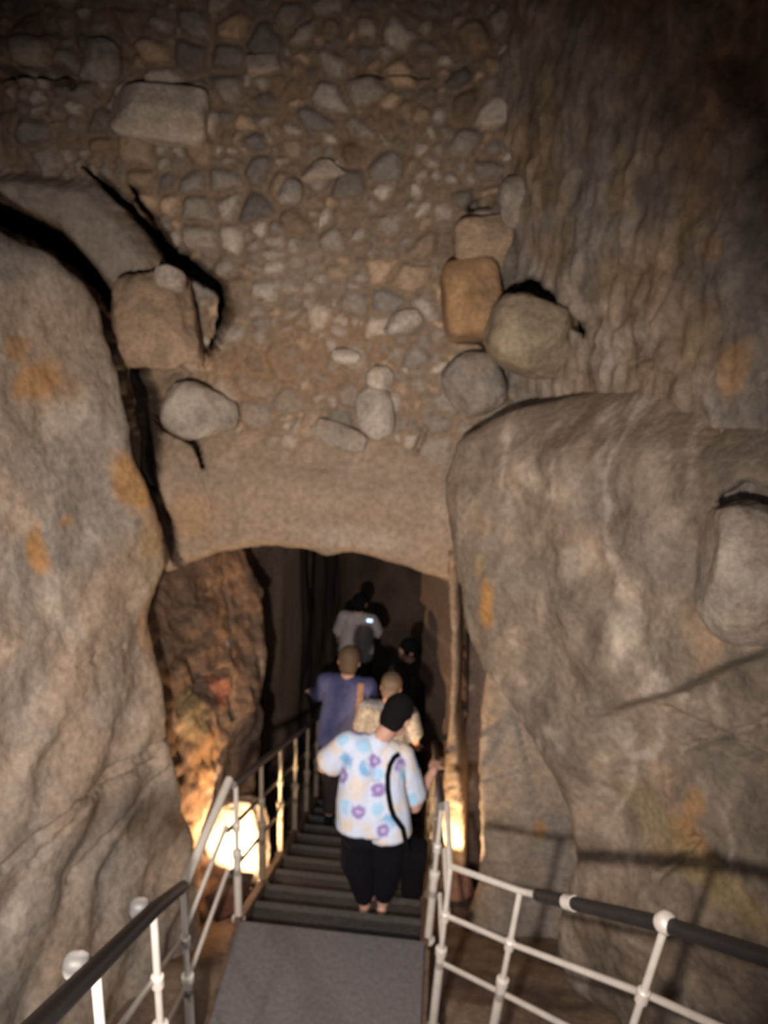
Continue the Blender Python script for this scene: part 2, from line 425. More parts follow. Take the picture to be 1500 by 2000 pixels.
rock('wall_back', PB, outB, .016, R=.09, ragged=.018, big=.05, mid=.03, small=.010, extra=exB, color=(BROWN, PINK),
     cracks=[([(-150, 350, 26), (40, 425, 26), (120, 470, 24), (200, 540, 24), (240, 600, 20), (258, 660, 18), (275, 740, 18), (292, 795, 28), (294, 850, 22), (308, 950, 14), (338, 1020, 12), (356, 1095, 9)], 1.4),
             ([(160, 322, 3), (250, 400, 9), (310, 470, 12), (348, 512, 20), (400, 540, 16), (436, 565, 13), (441, 610, 13), (427, 660, 9), (398, 712, 6)], 1.5),
             ([(255, 365, 4), (300, 430, 8), (335, 500, 12)], .9), ([(300, 812, 16), (345, 845, 8), (382, 864, 7), (404, 910, 3)], .9),
             ([(920, 405, 7), (978, 386, 8)], .5), ([(900, 662, 6), (940, 663, 8), (965, 690, 8)], .5), ([(1005, 585, 12), (1045, 562, 20), (1085, 585, 10)], .9),
             ([(832, 835, 4), (812, 885, 5)], .12), ([(590, 908, 3), (640, 912, 3)], .06), ([(700, 140, 4), (840, 150, 4)], .08), ([(0, 145, 12), (130, 140, 10), (150, 170, 8)], .2),
             ([(380, 900, 3), (410, 960, 4), (420, 1000, 3)], .05)],
     bumps=[(60, 105, 95, 50, .12), (60, 250, 90, 40, .06)],
     stains_highlights=[(640, 700, 160, 120, OCHRE*.8, .22), (600, 530, 120, 60, PINK, .4), (460, 760, 80, 100, OCHRE, .25), (380, 1000, 60, 60, OCHRE, .25), (700, 1040, 120, 25, PALE, .3)], seed=5.1)

# right upper wall, rough and streaked
PC = Plane(at(985, 400, 4.88), at(1000, 760, 4.72), at(1500, 400, 3.25))
outC = [(900, -330), (900, 1000), (1600, 1000), (1850, 700), (1850, -330)]
def exC(uv, X, h, c):
    wob = uv+.10*np.stack([fbm(X*3, 3), fbm(X*3+40, 3)], 1)
    f1, f2, i1 = worley(wob*np.array([1.5, .7])+3, .15, 21); e1 = sstep(.0, .6, f2-f1)
    st_ = fbm(np.stack([uv[:, 0]*7, uv[:, 1]*4, uv[:, 0]*0], 1), 4); st2 = fbm(np.stack([uv[:, 0]*4.5, uv[:, 1]*3, uv[:, 0]*0+9], 1), 4)
    h = h+.02*e1*(.3+i1)+.016*st_+.02*st2
    tone = 1+.9*st_+.4*(i1-.5)*e1
    c = c*np.maximum(.3, tone)[:, None]; c = c+(PALE*.75-c)*(.6*sstep(.1, .4, st2))[:, None]; c = c+(YEL*.8-c)*(.4*sstep(.1, .4, -st2))[:, None]
    return h, c
rock('wall_right', PC, outC, .02, R=.1, big=.07, mid=.05, small=.014, extra=exC, color=(BROWN*.9, GREY*.9),
     cracks=[([(1235, 712, 3), (1260, 703, 5), (1285, 708, 3)], .1), ([(1035, 600, 8), (1110, 615, 12), (1140, 650, 9)], .7), ([(1005, 585, 12), (1045, 562, 20), (1085, 585, 10)], .9)],
     stains_highlights=[(1440, 720, 45, 60, OCHRE, .55), (1400, 485, 40, 25, OCHRE, .4), (1010, 400, 40, 50, PALE, .5), (920, 620, 60, 40, OCHRE, .4)], seed=9.4)

# right boulder mass
PD = Plane(at(870, 950, 4.35), at(1095, 1650, 3.35), at(1500, 1000, 2.9))
outD = [(853, 930), (866, 1000), (882, 1062), (888, 1140), (890, 1192), (904, 1258), (950, 1330), (988, 1400), (1026, 1475), (1076, 1570), (1092, 1610), (1098, 1690),
        (1078, 1745), (1060, 1790), (1052, 1880), (1100, 1955), (1180, 2010), (1300, 2200), (1700, 2200), (1850, 1700), (1850, 700), (1500, 735), (1300, 728), (1180, 738), (1060, 768), (950, 805), (885, 855)]
def exD(uv, X, h, c):
    led = np.array([PD.uv(*p) for p in [(1120, 1420), (1220, 1375), (1310, 1352), (1400, 1305), (1510, 1262), (1900, 1100)]])
    v = np.interp(uv[:, 0], led[:, 0], led[:, 1]); fade = sstep(led[0, 0], led[2, 0], uv[:, 0])
    below = sstep(v+.02, v-.05, uv[:, 1]); h = h-.17*below*fade*sstep(v-1.6, v-.2, uv[:, 1])
    tl = np.array([PD.uv(*p) for p in [(853, 930), (885, 855), (950, 805), (1060, 768), (1180, 738), (1300, 728), (1500, 735), (1850, 700)]])
    tv = np.interp(uv[:, 0], tl[:, 0], tl[:, 1]); h = h-.30*sstep(tv-.42, tv+.02, uv[:, 1])*sstep(tl[1, 0], tl[3, 0], uv[:, 0])
    up = sstep(PD.uv(1200, 1000)[1], PD.uv(1200, 780)[1], uv[:, 1])
    h = h+.05*np.sin(uv[:, 0]*9+uv[:, 1]*4+2.5*fbm(X*1.5, 2))*.25*sstep(v-.6, v+.2, uv[:, 1])
    n = fbm(X*9+3, 4); c = c*(1+.65*fbm(X*np.array([6, 6, 3.5])+3, 4))[:, None]; h = h+.022*fbm(X*np.array([5, 5, 3])+70, 4); vein = np.exp(-(fbm(X*np.array([2.2, 2.2, 1.2])+8, 4)/.045)**2)
    c = c+(PALE*1.0-c)*(.6*vein*sstep(-.15, .15, fbm(X*1.3+50, 2)))[:, None]
    return h, c
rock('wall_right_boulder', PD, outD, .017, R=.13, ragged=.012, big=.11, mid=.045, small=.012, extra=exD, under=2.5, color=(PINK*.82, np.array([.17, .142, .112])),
     cracks=[([(1425, 975, 14), (1470, 968, 26), (1540, 985, 26)], .9), ([(1255, 1395, 4), (1320, 1430, 9), (1420, 1480, 12), (1510, 1520, 8)], .08),
             ([(1275, 1720, 6), (1310, 1690, 9), (1340, 1650, 6)], .06), ([(1345, 835, 5), (1370, 845, 5)], .06), ([(1300, 1480, 5), (1430, 1440, 6), (1510, 1400, 6)], .05)],
     stains_highlights=[(962, 1180, 17, 62, OCHRE*1.05, 1.0), (955, 1100, 14, 30, YEL, .6), (1320, 1640, 60, 40, OCHRE*.9, .6), (1260, 1620, 110, 60, YEL, .4), (1400, 1740, 120, 50, YEL, .65), (1330, 1590, 30, 50, OCHRE, .5),
             (1120, 1100, 40, 50, PALE, .35), (1030, 930, 35, 35, PALE, .4), (1220, 1250, 30, 90, PALE, .35), (1290, 1330, 30, 25, PALE, .4), (1080, 1580, 12, 25, PALE, .9), (1040, 1480, 14, 60, PALE, .5), (900, 1150, 10, 60, PALE, .5), (1085, 1830, 26, 55, PALE, .7), (1115, 1890, 45, 50, PALE, .6), (1088, 1700, 14, 50, PALE, .6), (970, 1350, 12, 40, PALE, .6), (915, 1255, 12, 40, PALE, .5), (1008, 1430, 14, 50, PALE, .6), (1060, 1540, 14, 45, PALE, .6), (945, 1305, 12, 35, PALE, .5),  # PALE spots down the left edge paint a bright rim highlight into the rock
             (1300, 1080, 120, 80, GREY*.75, .5), (1160, 960, 90, 70, GREY*.85, .4), (1350, 1480, 120, 60, GREY*.7, .4)], seed=13.7)

# recessed face between the boulder and the tunnel
PE = Plane(at(930, 1300, 4.62), at(1090, 1600, 4.25), at(930, 1900, 3.95))
outE = [(965, 1150), (955, 1230), (945, 1320), (938, 1400), (934, 1480), (934, 1560), (938, 1650), (932, 1740), (908, 1800), (895, 1900), (890, 2250), (1350, 2250), (1300, 1800), (1200, 1500), (1100, 1250), (1000, 1150)]
rock('wall_right_recess', PE, outE, .018, under=.6, ragged=.012, R=.06, big=.07, mid=.03, small=.008, color=(PINK, GREY), stains_highlights=[(1055, 1620, 16, 25, OCHRE*.9, .7)],
     cracks=[([(990, 1330, 3), (1020, 1450, 3), (1045, 1560, 3)], .03)], seed=17.1)

# lit jamb at the right of the mouth, beside the stairs
PJ = Plane(at(866, 1500, 4.47), at(915, 1500, 4.45), at(890, 1720, 4.42))
outJ = [(872, 1080), (893, 1080), (896, 1300), (890, 1400), (896, 1480), (905, 1560), (909, 1760), (852, 1790), (858, 1600), (868, 1480), (876, 1400), (880, 1300)]
rock('wall_right_jamb', PJ, outJ, .014, R=.04, ragged=.012, big=.04, mid=.04, small=.02, margin=.04, slope=14, under=0.5, color=(BROWN*.9, PINK*.9), seed=31.5)

PK = Plane(at(860, 1300, 5.0), at(1000, 1300, 5.1), at(920, 1750, 4.75))
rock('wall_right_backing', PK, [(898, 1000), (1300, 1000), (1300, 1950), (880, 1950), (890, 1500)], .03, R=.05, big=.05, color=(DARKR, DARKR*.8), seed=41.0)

# left rock pillar inside the mouth
PG = Plane(at(330, 1300, 4.35), at(528, 1400, 5.0), at(420, 1680, 4.0))
outG = [(200, 950), (468, 950), (480, 1060), (496, 1110), (510, 1180), (518, 1280), (521, 1400), (518, 1480), (508, 1540), (500, 1600), (510, 1690), (510, 1800), (300, 1800), (200, 1500)]
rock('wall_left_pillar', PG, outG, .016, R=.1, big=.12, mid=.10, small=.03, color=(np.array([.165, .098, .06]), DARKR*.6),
     stains_highlights=[(430, 1350, 25, 40, RED, .9), (400, 1480, 60, 60, OCHRE*.8, .4), (370, 1400, 50, 60, YEL*.9, .5), (380, 1200, 60, 100, DARKR*.7, .5), (440, 1580, 60, 60, PALE, .5)],
     cracks=[([(340, 1300, 7), (400, 1250, 8), (430, 1200, 6)], .08), ([(345, 1390, 6), (400, 1330, 8), (440, 1310, 8)], .08), ([(350, 1220, 6), (420, 1160, 8)], .07), ([(440, 1090, 4), (450, 1200, 5), (455, 1400, 5)], .05)], seed=21.5)

# tunnel tube and ground
SLOPE = math.tan(math.radians(31)); Y0 = 3.11; GO = .283; RISE = GO*SLOPE; NST = 13
def stair_z(Y): return -max(0, min(Y-Y0, NST*GO))*SLOPE
def build_tunnel():
    ny, na = 150, 90; V = []; Cc = []
    ys = np.linspace(4.86, 10.8, ny)
    for Y in ys:
        e = max(0, min(1, (10.8-Y)/.7))**.5
        zf = stair_z(Y)-.35; zc = 1.85-.12*(Y-4.8)-.25*max(0, Y-7)
        xl = -1.75+.06*math.sin(Y*1.3)+.5*max(0, min(1, (Y-5.9)/1.0))
        xr = .43+.05*math.sin(Y*2+1)-.12*min(1, max(0, Y-4.6))
        for k in range(na):
            q = 2*math.pi*k/na; cx, cz = math.cos(q), math.sin(q); pw = .42
            sx = math.copysign(abs(cx)**pw, cx); sz = math.copysign(abs(cz)**pw, cz)
            V.append(((xl+xr)/2+(xr-xl)/2*sx*max(e, .02), Y, (zf+zc)/2+(zc-zf)/2*sz*max(e, .02)))
    V = np.array(V); cen = np.repeat(V.reshape(ny, na, 3).mean(1), na, axis=0)
    dr = V-cen; dr /= np.linalg.norm(dr, axis=1)[:, None]+1e-6
    V = V+dr*(.10*np.minimum(0.3, fbm(V*1.4+60, 3))+.05*fbm(V*4+2, 3)+.10*fbm(V*np.array([.8, 1.6, .5])+7, 2))[:, None]
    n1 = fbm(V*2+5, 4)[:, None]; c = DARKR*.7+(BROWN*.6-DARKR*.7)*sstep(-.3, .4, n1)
    Q = []
    for i in range(ny-1):
        for k in range(na):
            Q.append((i*na+k, (i+1)*na+k, (i+1)*na+(k+1) % na, i*na+(k+1) % na))
    Q.append([(ny-1)*na+k for k in range(na)])
    return struct(mesh_obj('wall_tunnel', V, Q, ROCK, None, True, c))
build_tunnel()
def build_ground():
    xs = np.arange(-3.2, 3.4, .035); ys = np.arange(-1.5, 5.2, .035)
    Xg, Yg = np.meshgrid(xs, ys, indexing='ij'); x = Xg.ravel(); y = Yg.ravel()
    z = np.array([stair_z(t) for t in y])-.42
    z = z+.10*sstep(.35, 1.4, np.abs(x+.36)-.5)
    P = np.stack([x, y, z], 1); P[:, 2] += .06*fbm(P*2, 3)+.02*fbm(P*8, 2)
    n1 = fbm(P*2+5, 4)[:, None]; c = BROWN*.8+(DARKR-BROWN*.8)*sstep(-.3, .4, n1)
    nx, ny = len(xs), len(ys); idx = np.arange(nx*ny).reshape(nx, ny)
    Q = np.stack([idx[:-1, :-1], idx[1:, :-1], idx[1:, 1:], idx[:-1, 1:]], -1).reshape(-1, 4)
    return struct(mesh_obj('floor', P, Q, ROCK, None, True, c))
build_ground()

# loose and wedged stones
def stone(name, label, x, y, Y, wpx, hpx, depth, col, cat='stone', group=None, box=.75, tilt=0.0, seed=0, rough=.10, facet=.5, push=0.0):
    c = at(x, y, Y); s = np.linalg.norm(c-CAM)/F*0.97
    bm = bmesh.new(); bmesh.ops.create_icosphere(bm, subdivisions=5, radius=1)
    D = np.array([v.co[:] for v in bm.verts]); Fc = [[v.index for v in f.verts] for f in bm.faces]; bm.free()
    e = 2+box*4; r = 1/((np.abs(D)**e).sum(1))**(1/e); V = D*r[:, None]
    rs = np.random.RandomState(seed+11)
    for _ in range(int(8*facet)):                                     # a few flat broken faces
        n = rs.normal(size=3); n /= np.linalg.norm(n); lim = rs.uniform(.62, .85)
        q = V@n; V = V-np.outer(np.maximum(0, q-lim), n)*.85
    V = V*(1+rough*fbm(D*1.5+seed*3.7, 3)+.25*rough*fbm(D*6+seed, 3))[:, None]
    ct, st = math.cos(tilt), math.sin(tilt)
    rt = RT*ct+UP*st; up = -RT*st+UP*ct
    W = c+np.outer(V[:, 0]*wpx/2*s, rt)+np.outer(V[:, 1]*depth/2-push, -FW)*-1+np.outer(V[:, 2]*hpx/2*s, up)
    n2 = fbm(W*8+seed, 4)[:, None]; cc = np.array(col)*(1+.6*n2); cc = cc+(BROWN-cc)*(.45*sstep(-.1, .35, fbm(W*4+seed*2+40, 3)))[:, None]
    base = W.mean(0)
    o = mesh_obj(name, W-base, Fc, STONE, None, True, np.clip(cc, .01, 1)); o.location = base
    return tag(o, label, cat, group)
stone('boulder', 'brown squarish block wedged beside the black crack at upper left', 318, 640, 4.62, 165, 195, .42, BROWN*1.0+OCHRE*.06, 'boulder', None, .45, .12, 3, .16, .8)
stone('stone', 'small pale stone lying on top of the brown wedged block', 334, 545, 4.55, 60, 42, .16, PALE*.85, 'stone', None, .3, -.3, 4)
stone('stone', 'pale faceted stone under the brown wedged block by the dark hole', 392, 812, 4.68, 142, 112, .3, PALE*.72, 'stone', None, .3, -.45, 12, .1, 1.0)
stone('boulder', 'round grey boulder jutting out of the wall below a black hole', 1045, 652, 4.32, 186, 158, .5, GREY*.6+YEL*.4, 'boulder', None, .2, -.2, 6, .12, .5)
stone('stone', 'orange ochre squared block left of the round grey boulder', 921, 586, 4.72, 112, 150, .3, OCHRE*.5+BROWN*.45, 'stone', None, .8, .1, 7, .06, .3)
stone('stone', 'brown stone sitting above the orange ochre block', 945, 478, 4.78, 118, 92, .3, BROWN*1.3, 'stone', None, .5, .1, 8)
stone('stone', 'grey stone wedged low beneath the round grey boulder and orange block', 925, 752, 4.66, 120, 125, .28, GREY*.95, 'stone', None, .2, .3, 9)
stone('stone', 'large pale rectangular block high on the left of the rubble wall', 312, 218, 4.92, 172, 98, .26, PALE*1.0, 'stone', None, .8, -.12, 10, .05, .5)
stone('stone', 'whitish bean shaped stone in the middle of the rubble wall', 676, 697, 4.76, 58, 30, .10, PALE*1.05, 'stone', None, .1, -.1, 11, .1, .2)
stone('stone', 'whitish round stone just right of the bean shaped stone', 741, 738, 4.76, 54, 48, .11, PALE*1.0, 'stone', None, .1, 0, 13, .1, .2)
stone('stone', 'tall pale rounded stone beneath the whitish round stone', 733, 806, 4.76, 80, 112, .16, PALE*.85, 'stone', None, .1, .1, 14, .08, .3)
stone('stone', 'pale pinkish stone below and left of the orange ochre block', 785, 630, 4.78, 78, 42, .14, PALE*.95, 'stone', None, .3, .25, 15)
stone('stone', 'pale elongated stone near the upper centre of the rubble wall', 632, 335, 4.9, 88, 36, .14, PALE*.9, 'stone', None, .4, .05, 16)
stone('stone', 'grey round stone below left of the pale elongated stone', 565, 375, 4.9, 52, 48, .14, GREY*1.35, 'stone', None, .1, 0, 17)
stone('stone', 'pale slanted stone on the lintel edge right of the pale faceted stone', 660, 850, 4.74, 120, 50, .12, PALE*.66, 'stone', None, .2, -.35, 18)
stone('stone', 'greyish square stone high on the wall right of the pale rectangular block', 515, 128, 4.95, 58, 42, .14, PALE*.8, 'stone', None, .6, .1, 19)
stone('stone', 'greyish rounded stone above left of the pale rectangular block', 192, 120, 4.95, 76, 66, .18, PALE*.7, 'stone', None, .2, .1, 20)
stone('stone', 'grey upright stone in the corner of the two upper walls', 1012, 395, 4.75, 72, 92, .2, GREY*1.25, 'stone', None, .3, .1, 21)
stone('boulder', 'pale rounded boulder at the right edge under a dark hollow', 1458, 1122, 2.86, 185, 262, .45, PALE*.66, 'boulder', None, .12, .2, 22, .12, .3)
stone('boulder', 'dark reddish rock hiding the lamp at the left foot of the stairs', 446, 1764, 3.52, 80, 62, .2, RED*.4, 'boulder', None, .3, .3, 23)
stone('boulder', 'pale rock glowing in the light of the left floor spotlight', 462, 1640, 4.12, 120, 150, .3, PALE*.8, 'boulder', None, .35, .1, 27, .14, .6)
stone('boulder', 'low reddish rock hiding the lamp at the right of the stairs', 890, 1732, 4.10, 62, 46, .14, RED*.8+BROWN*.3, 'boulder', None, .3, .2, 24)

# ------------------------------------------------------------------ stairs
XL, XR = -.85, .15
st = thing('staircase', 'dark steel staircase going down into the tunnel under the rock arch', 'stairs', ((XL+XR)/2, Y0, 0))
for k in range(1, NST+1):
    z = -RISE*k; ya = Y0+GO*(k-1); mb = MB()
    mb.box((XL+.02, ya, z-.03), (XR-.02, ya+GO-.012, z), .004)
    t = mb.build('tread', TREADM, st)
    MB().box((XL+.02, ya+GO-.045, z), (XR-.02, ya+GO-.006, z+.006)).build('nosing', NOSE, t, False)
for x in (XL-.03, XR-.02):
    ye = Y0+GO*NST
    MB().prism([(x, Y0-.02, .02), (x, ye, stair_z(ye)+.06), (x, ye, stair_z(ye)-.24), (x, Y0-.02, -.24)], (.04, 0, 0)).build('stringer', STRING, st, False)
ld = thing('landing_platform', 'flat grey metal landing at the head of the tunnel stairs', 'landing', ((XL+XR)/2, 2.6, 0))
MB().box((XL, 1.75, -.035), (XR, Y0-.004, 0), .004).build('deck_plate', PLATE, ld)
MB().box((XL, Y0-.03, -.14), (XR, Y0-.002, -.036)).build('edge_beam', STRING, ld, False)
for x in (XL-.03, XR-.01):
    MB().box((x, 1.75, -.16), (x+.04, Y0-.02, -.036)).build('side_beam', STRING, ld, False)

# ------------------------------------------------------------------ railings
def post(parent, base, top, split=.52, rails=(), mat=None):
    mat = mat or GALV
    """two stage tube: thick foot, thin upper tube, fittings where the rails cross"""
    b, t = Vector(base), Vector(top); L = (t-b).length; d = (t-b).normalized(); th = L-split
    mb = MB(); mb.lathe(b, t, [(0, .036), (.012, .036), (.013, .021), (th, .021), (th+.004, .027), (th+.035, .027), (th+.04, .0125), (L, .0125)])
    o = mb.build('post', mat, parent)
    for r in rails:
        q = t-d*r; MB().lathe(q-d*.026, q+d*.026, [(0, .017), (.004, .021), (.048, .021), (.052, .017)]).build('rail_clamp', mat, o)
    return o
def cap(parent, p, d, r=.028, mat=GALV):
    p, d = Vector(p), Vector(d).normalized(); MB().lathe(p, p+d, [(-.03, r*.6), (-.026, r*.8), (-.014, r), (.008, r), (.019, r*.86), (.026, r*.55), (.028, r*.2)]).build('end_cap', mat, parent)
# lower flight, both sides
for side, X, lab in ((-1, -.87, 'pale steel railing on the left side of the descending tunnel stairs'), (1, .17, 'pale steel railing on the right side of the descending tunnel stairs')):
    r = thing('stair_railing', lab, 'railing', (X, Y0, 0))
    ys = [3.15+.56*i for i in range(7)]
    H = .93
    def hz(Y, off): return stair_z(Y)+off
    for i, Y in enumerate(ys):
        post(r, (X, Y, hz(Y, -.02)), (X, Y, hz(Y, H)), .5, (.3, .6), GALV if i == 0 else GALV_SHADED)
    Yb = ys[-1]+.3
    # rails run back over the landing to the corner post
    for nm, off, rad in (('handrail', H, .021), ('middle_rail', H-.3, .011), ('lower_rail', H-.6, .011)):
        side_off = .03*side if nm != 'handrail' else 0
        MB().tube([(X+side_off, Y0-.02, hz(Y0, off)), (X+side_off, Yb, hz(Yb, off))], rad).build(nm, DARKRAIL, r)
# landing and upper flight, left
r = thing('stair_railing', 'pale steel railing at lower left with black grip and bright near posts', 'railing', (-.88, 2.36, 0))
Lp = [(np.array(on_z(460, 1512, .98))), np.array(on_z(357, 1735, 1.0)), np.array(on_z(300, 1782, 1.6)), np.array(on_z(187, 1897, 2.02))]
L4 = Lp[3]+(Lp[3]-Lp[2])*1.5
Lp[0] = np.array([-.89, 3.10, .95])
ends = Lp+[L4]
for i, p in enumerate(Lp[1:]):
    post(r, (p[0]-.012*i, p[1], p[2]-1.05), p, .54, (.3, .6))
def rail_line(par, pts, off, rad, nm, mat=GALV, lat=0.0, bend=True):
    MB().tube([(q[0]+lat, q[1], q[2]-off) for q in pts], rad).build(nm, mat, par)
rail_line(r, [Lp[0], Lp[1]], 0, .021, 'handrail')
rail_line(r, [Lp[1], Lp[2], Lp[3], L4], -.01, .024, 'black_grip', GRIP)
for off, nm in ((.3, 'middle_rail'), (.6, 'lower_rail')):
    rail_line(r, [Lp[0], Lp[1]], off, .011, nm, lat=-.02)
    rail_line(r, [Lp[1], Lp[2], Lp[3], L4], off, .010, nm, lat=-.02)
for p in Lp[2:]:
    cap(r, Vector(p)+Vector((-.045, 0, .012)), (-1, -.2, 0), .032)
# landing and upper flight, right
r = thing('stair_railing', 'pale steel railing at lower right ending in a black grip', 'railing', (.3, 2.6, 0))
Rp = [np.array(on_z(880, 1692, .95)), np.array(on_z(1016, 1740, 1.12)), np.array(on_z(1300, 1806, 1.75))]
R0 = np.array([.19, 3.10, .95]); R4 = np.array(on_z(1560, 1890, 2.02))
for i, p in enumerate(Rp):
    bx = (0, -.03, -.05)[i]
    post(r, (p[0]+bx, p[1], p[2]-1.05), p, .54, (.3, .6))
mid = Rp[1]+(Rp[2]-Rp[1])*.16
rail_line(r, [R0, Rp[0], Rp[1], mid], 0, .014, 'handrail')
rail_line(r, [mid, Rp[2], R4], 0, .024, 'black_grip', GRIP)
for off, nm in ((.3, 'middle_rail'), (.6, 'lower_rail')):
    rail_line(r, [R0, Rp[0], Rp[1], Rp[2], R4], off, .013, nm, lat=.015)
jn = Rp[1]+(Rp[2]-Rp[1])*.42
dv = (Rp[2]-Rp[1])/np.linalg.norm(Rp[2]-Rp[1])
MB().lathe(jn-dv*.03, jn+dv*.03, [(0, .027), (.06, .027)]).build('grip_joint', GALV, r)
cap(r, Vector(Rp[2])+Vector((0, 0, .01)), (.4, -.4, 1), .034)

# ------------------------------------------------------------------ floor spot lamps
def floor_spot(label, p, aim):
    p = Vector(p); a = (Vector(aim)-p).normalized(); t = thing('floor_spotlight', label, 'lamp', p)
    MB().lathe(p-a*.11, p, [(0, .03), (.01, .045), (.08, .05), (.085, .054), (.1, .054)]).build('housing', HOUSING, t)
    MB().box((p.x-.07, p.y-.1, p.z+.055), (p.x+.07, p.y+.05, p.z+.062)).build('hood', HOUSING, t)
    MB().lathe(p-a*.012, p+a, [(0, .046), (.004, .046), (.008, .03)]).build('lens', LENS, t)
    MB().tube([p+Vector((-.06, 0, -.14)), p+Vector((-.06, 0, -.02)), p+Vector((.06, 0, -.02)), p+Vector((.06, 0, -.14))], .007).build('bracket', HOUSING, t)
floor_spot('small floor spotlight behind the dark reddish rock left of the stairs', LL+np.array([0, -.03, -.03]), LL+np.array([-.1, 1, .15]))
floor_spot('small floor spotlight behind the low reddish rock right of the stairs', RL+np.array([0, -.05, -.03]), RL+np.array([.02, .6, .5]))

# ------------------------------------------------------------------ people
def V3(p): return Vector(tuple(float(q) for q in p))
def hand(mb, wrist, direction, palm_n, side, curl=.5, s=1.0):
    """palm, four bent fingers of unequal length and a thumb leaving the side of the palm"""
    w, d, n = V3(wrist), V3(direction).normalized(), V3(palm_n).normalized()
    n = (n-d*n.dot(d)).normalized(); a = d.cross(n)*side
    rot = Matrix((a, d, n)).transposed()
    mb.ellipsoid(w+d*.045*s, (.040*s, .052*s, .016*s), rot)
    mb.capsule(w-d*.02*s, w+d*.03*s, .024*s, .022*s, 10, 4)
    for k, (off, ln) in enumerate(((-.030, .068), (-.010, .078), (.010, .072), (.029, .056))):
        p = w+d*.082*s+a*off*s; ang = 0.0; q = p
        for j, fr in enumerate((.45, .32, .23)):
            ang += curl*(.8 if j == 0 else 1.0)
            dd = d*math.cos(ang)+n*math.sin(ang); q2 = q+dd*ln*fr*s
            mb.capsule(q, q2, .0095*s, .0085*s, 8, 3); q = q2
    p = w+d*.028*s-a*.030*s; dd = (d*.6-a*.7+n*.35).normalized(); q = p+dd*.035*s; mb.capsule(p, q, .012*s, .0105*s, 8, 3)
    dd2 = (d*.8-a*.15+n*.6*max(.4, curl)).normalized(); mb.capsule(q, q+dd2*.032*s, .0105*s, .009*s, 8, 3)
def person(label, J, s=1.0, hair=None, hair_len=0.0, top=None, top_mat=None, pants=None, sleeve='short', voxel=.008, shoes=None, loose=1.0, group=None, hem=.12, hand_curl=(.5, .5), palm=((0, 0, -1), (0, 0, -1)), wide=1.0):
    g = {k: V3(v) for k, v in J.items()}
    base = (g['ankL']+g['ankR'])/2; base.z = min(g['ankL'].z, g['ankR'].z)-.07*s
    t = thing('person', label, 'person', base, group)
    f = g['face'].normalized(); up = g['crown']; up = (up-f*up.dot(f)).normalized(); rt = f.cross(up)
    H = g['head']; rot = Matrix((rt, f, up)).transposed()
    mb = MB()
    mb.ellipsoid(H+up*.02*s-f*.005*s, (.076*s, .096*s, .10*s), rot); mb.ellipsoid(H-up*.045*s+f*.03*s, (.058*s, .066*s, .075*s), rot)
    mb.capsule(H+f*.098*s+up*.0*s, H+f*.112*s-up*.032*s, .010*s, .015*s, 8, 4); mb.ellipsoid(H+f*.078*s+up*.035*s, (.055*s, .02*s, .014*s), rot)
    mb.ellipsoid(H+f*.085*s-up*.062*s, (.024*s, .014*s, .012*s), rot)
    for sd in (-1, 1): mb.ellipsoid(H+rt*sd*.08*s-f*.005*s-up*.01*s, (.012*s, .022*s, .034*s), rot)
    mb.capsule(g['neck'], H-up*.05*s-f*.02*s, .058*s, .052*s)
    sh = (g['shL']+g['shR'])/2; ch = g['chest']; pv = g['pelvis']; lat = (g['shR']-g['shL']).normalized()
    hl = (g['hipR']-g['hipL']).normalized()
    mb.capsule(g['shL'], g['shR'], .062*s, .062*s); mb.capsule(g['neck'], sh, .06*s, .08*s)
    for o in (-.06, .06):
        mb.capsule(sh+lat*o*s*1.2-(sh-ch)*.12, ch+lat*o*s, .085*s, .10*s); mb.capsule(ch+lat*o*s, pv+hl*o*s, .095*s, .11*s*wide)
    for sd in 'LR':
        mb.capsule(g['sh'+sd], g['el'+sd], .052*s, .041*s); mb.capsule(g['el'+sd], g['wr'+sd], .041*s, .026*s)
        mb.capsule(pv, g['hip'+sd], .10*s, .092*s)
        mb.capsule(g['hip'+sd], g['kn'+sd], .085*s, .056*s); mb.capsule(g['kn'+sd], g['ank'+sd], .054*s, .036*s)
        calf = g['kn'+sd].lerp(g['ank'+sd], .3)-g['toe'].normalized()*.014*s; mb.ellipsoid(calf, (.045*s, .048*s, .09*s))
        td = g['toe'].normalized(); A = g['ank'+sd]; fl = Vector((0, 0, -1))
        mb.capsule(A+fl*.04*s-td*.025*s, A+fl*.042*s+td*.10*s, .030*s, .024*s); mb.capsule(A, A+fl*.035*s+td*.05*s, .034*s, .028*s)
        for q in range(5):
            o = td.cross(Vector((0, 0, 1)))*(-.030+.015*q)*s; L = (.145, .155, .15, .142, .13)[q if sd == 'R' else 4-q]
            mb.capsule(A+fl*.048*s+td*.09*s+o, A+fl*.054*s+td*L*s+o*1.15, .012*s, .010*s, 8, 3)
        i = 0 if sd == 'L' else 1
        hand(mb, g['wr'+sd], g.get('hd'+sd, g['wr'+sd]-g['el'+sd]), palm[i], 1 if sd == 'R' else -1, hand_curl[i], s*.95)
    body = mb.skin('body', SKIN, t, voxel, 3)
    for sd in (-1, 1): MB().ellipsoid(H+f*.083*s+rt*sd*.032*s+up*.012*s, (.014*s, .014*s, .012*s), rot, 12, 8).build('eye', EYEW, t)
    MB().ellipsoid(H+f*.094*s-up*.06*s, (.024*s, .010*s, .009*s), rot, 12, 8).build('lips', LIPS, t)
    if hair:
        hb = MB(); hb.ellipsoid(H+up*.032*s-f*.018*s, (.089*s, .100*s, .104*s), rot); hb.ellipsoid(H-f*.038*s-up*.02*s, (.08*s, .075*s, .09*s), rot)
        if hair_len: hb.capsule(H-f*.05*s, H-f*.06*s-up*hair_len, .075*s, .06*s)
        o = hb.skin('hair', hair, t, .008, 2, .006)
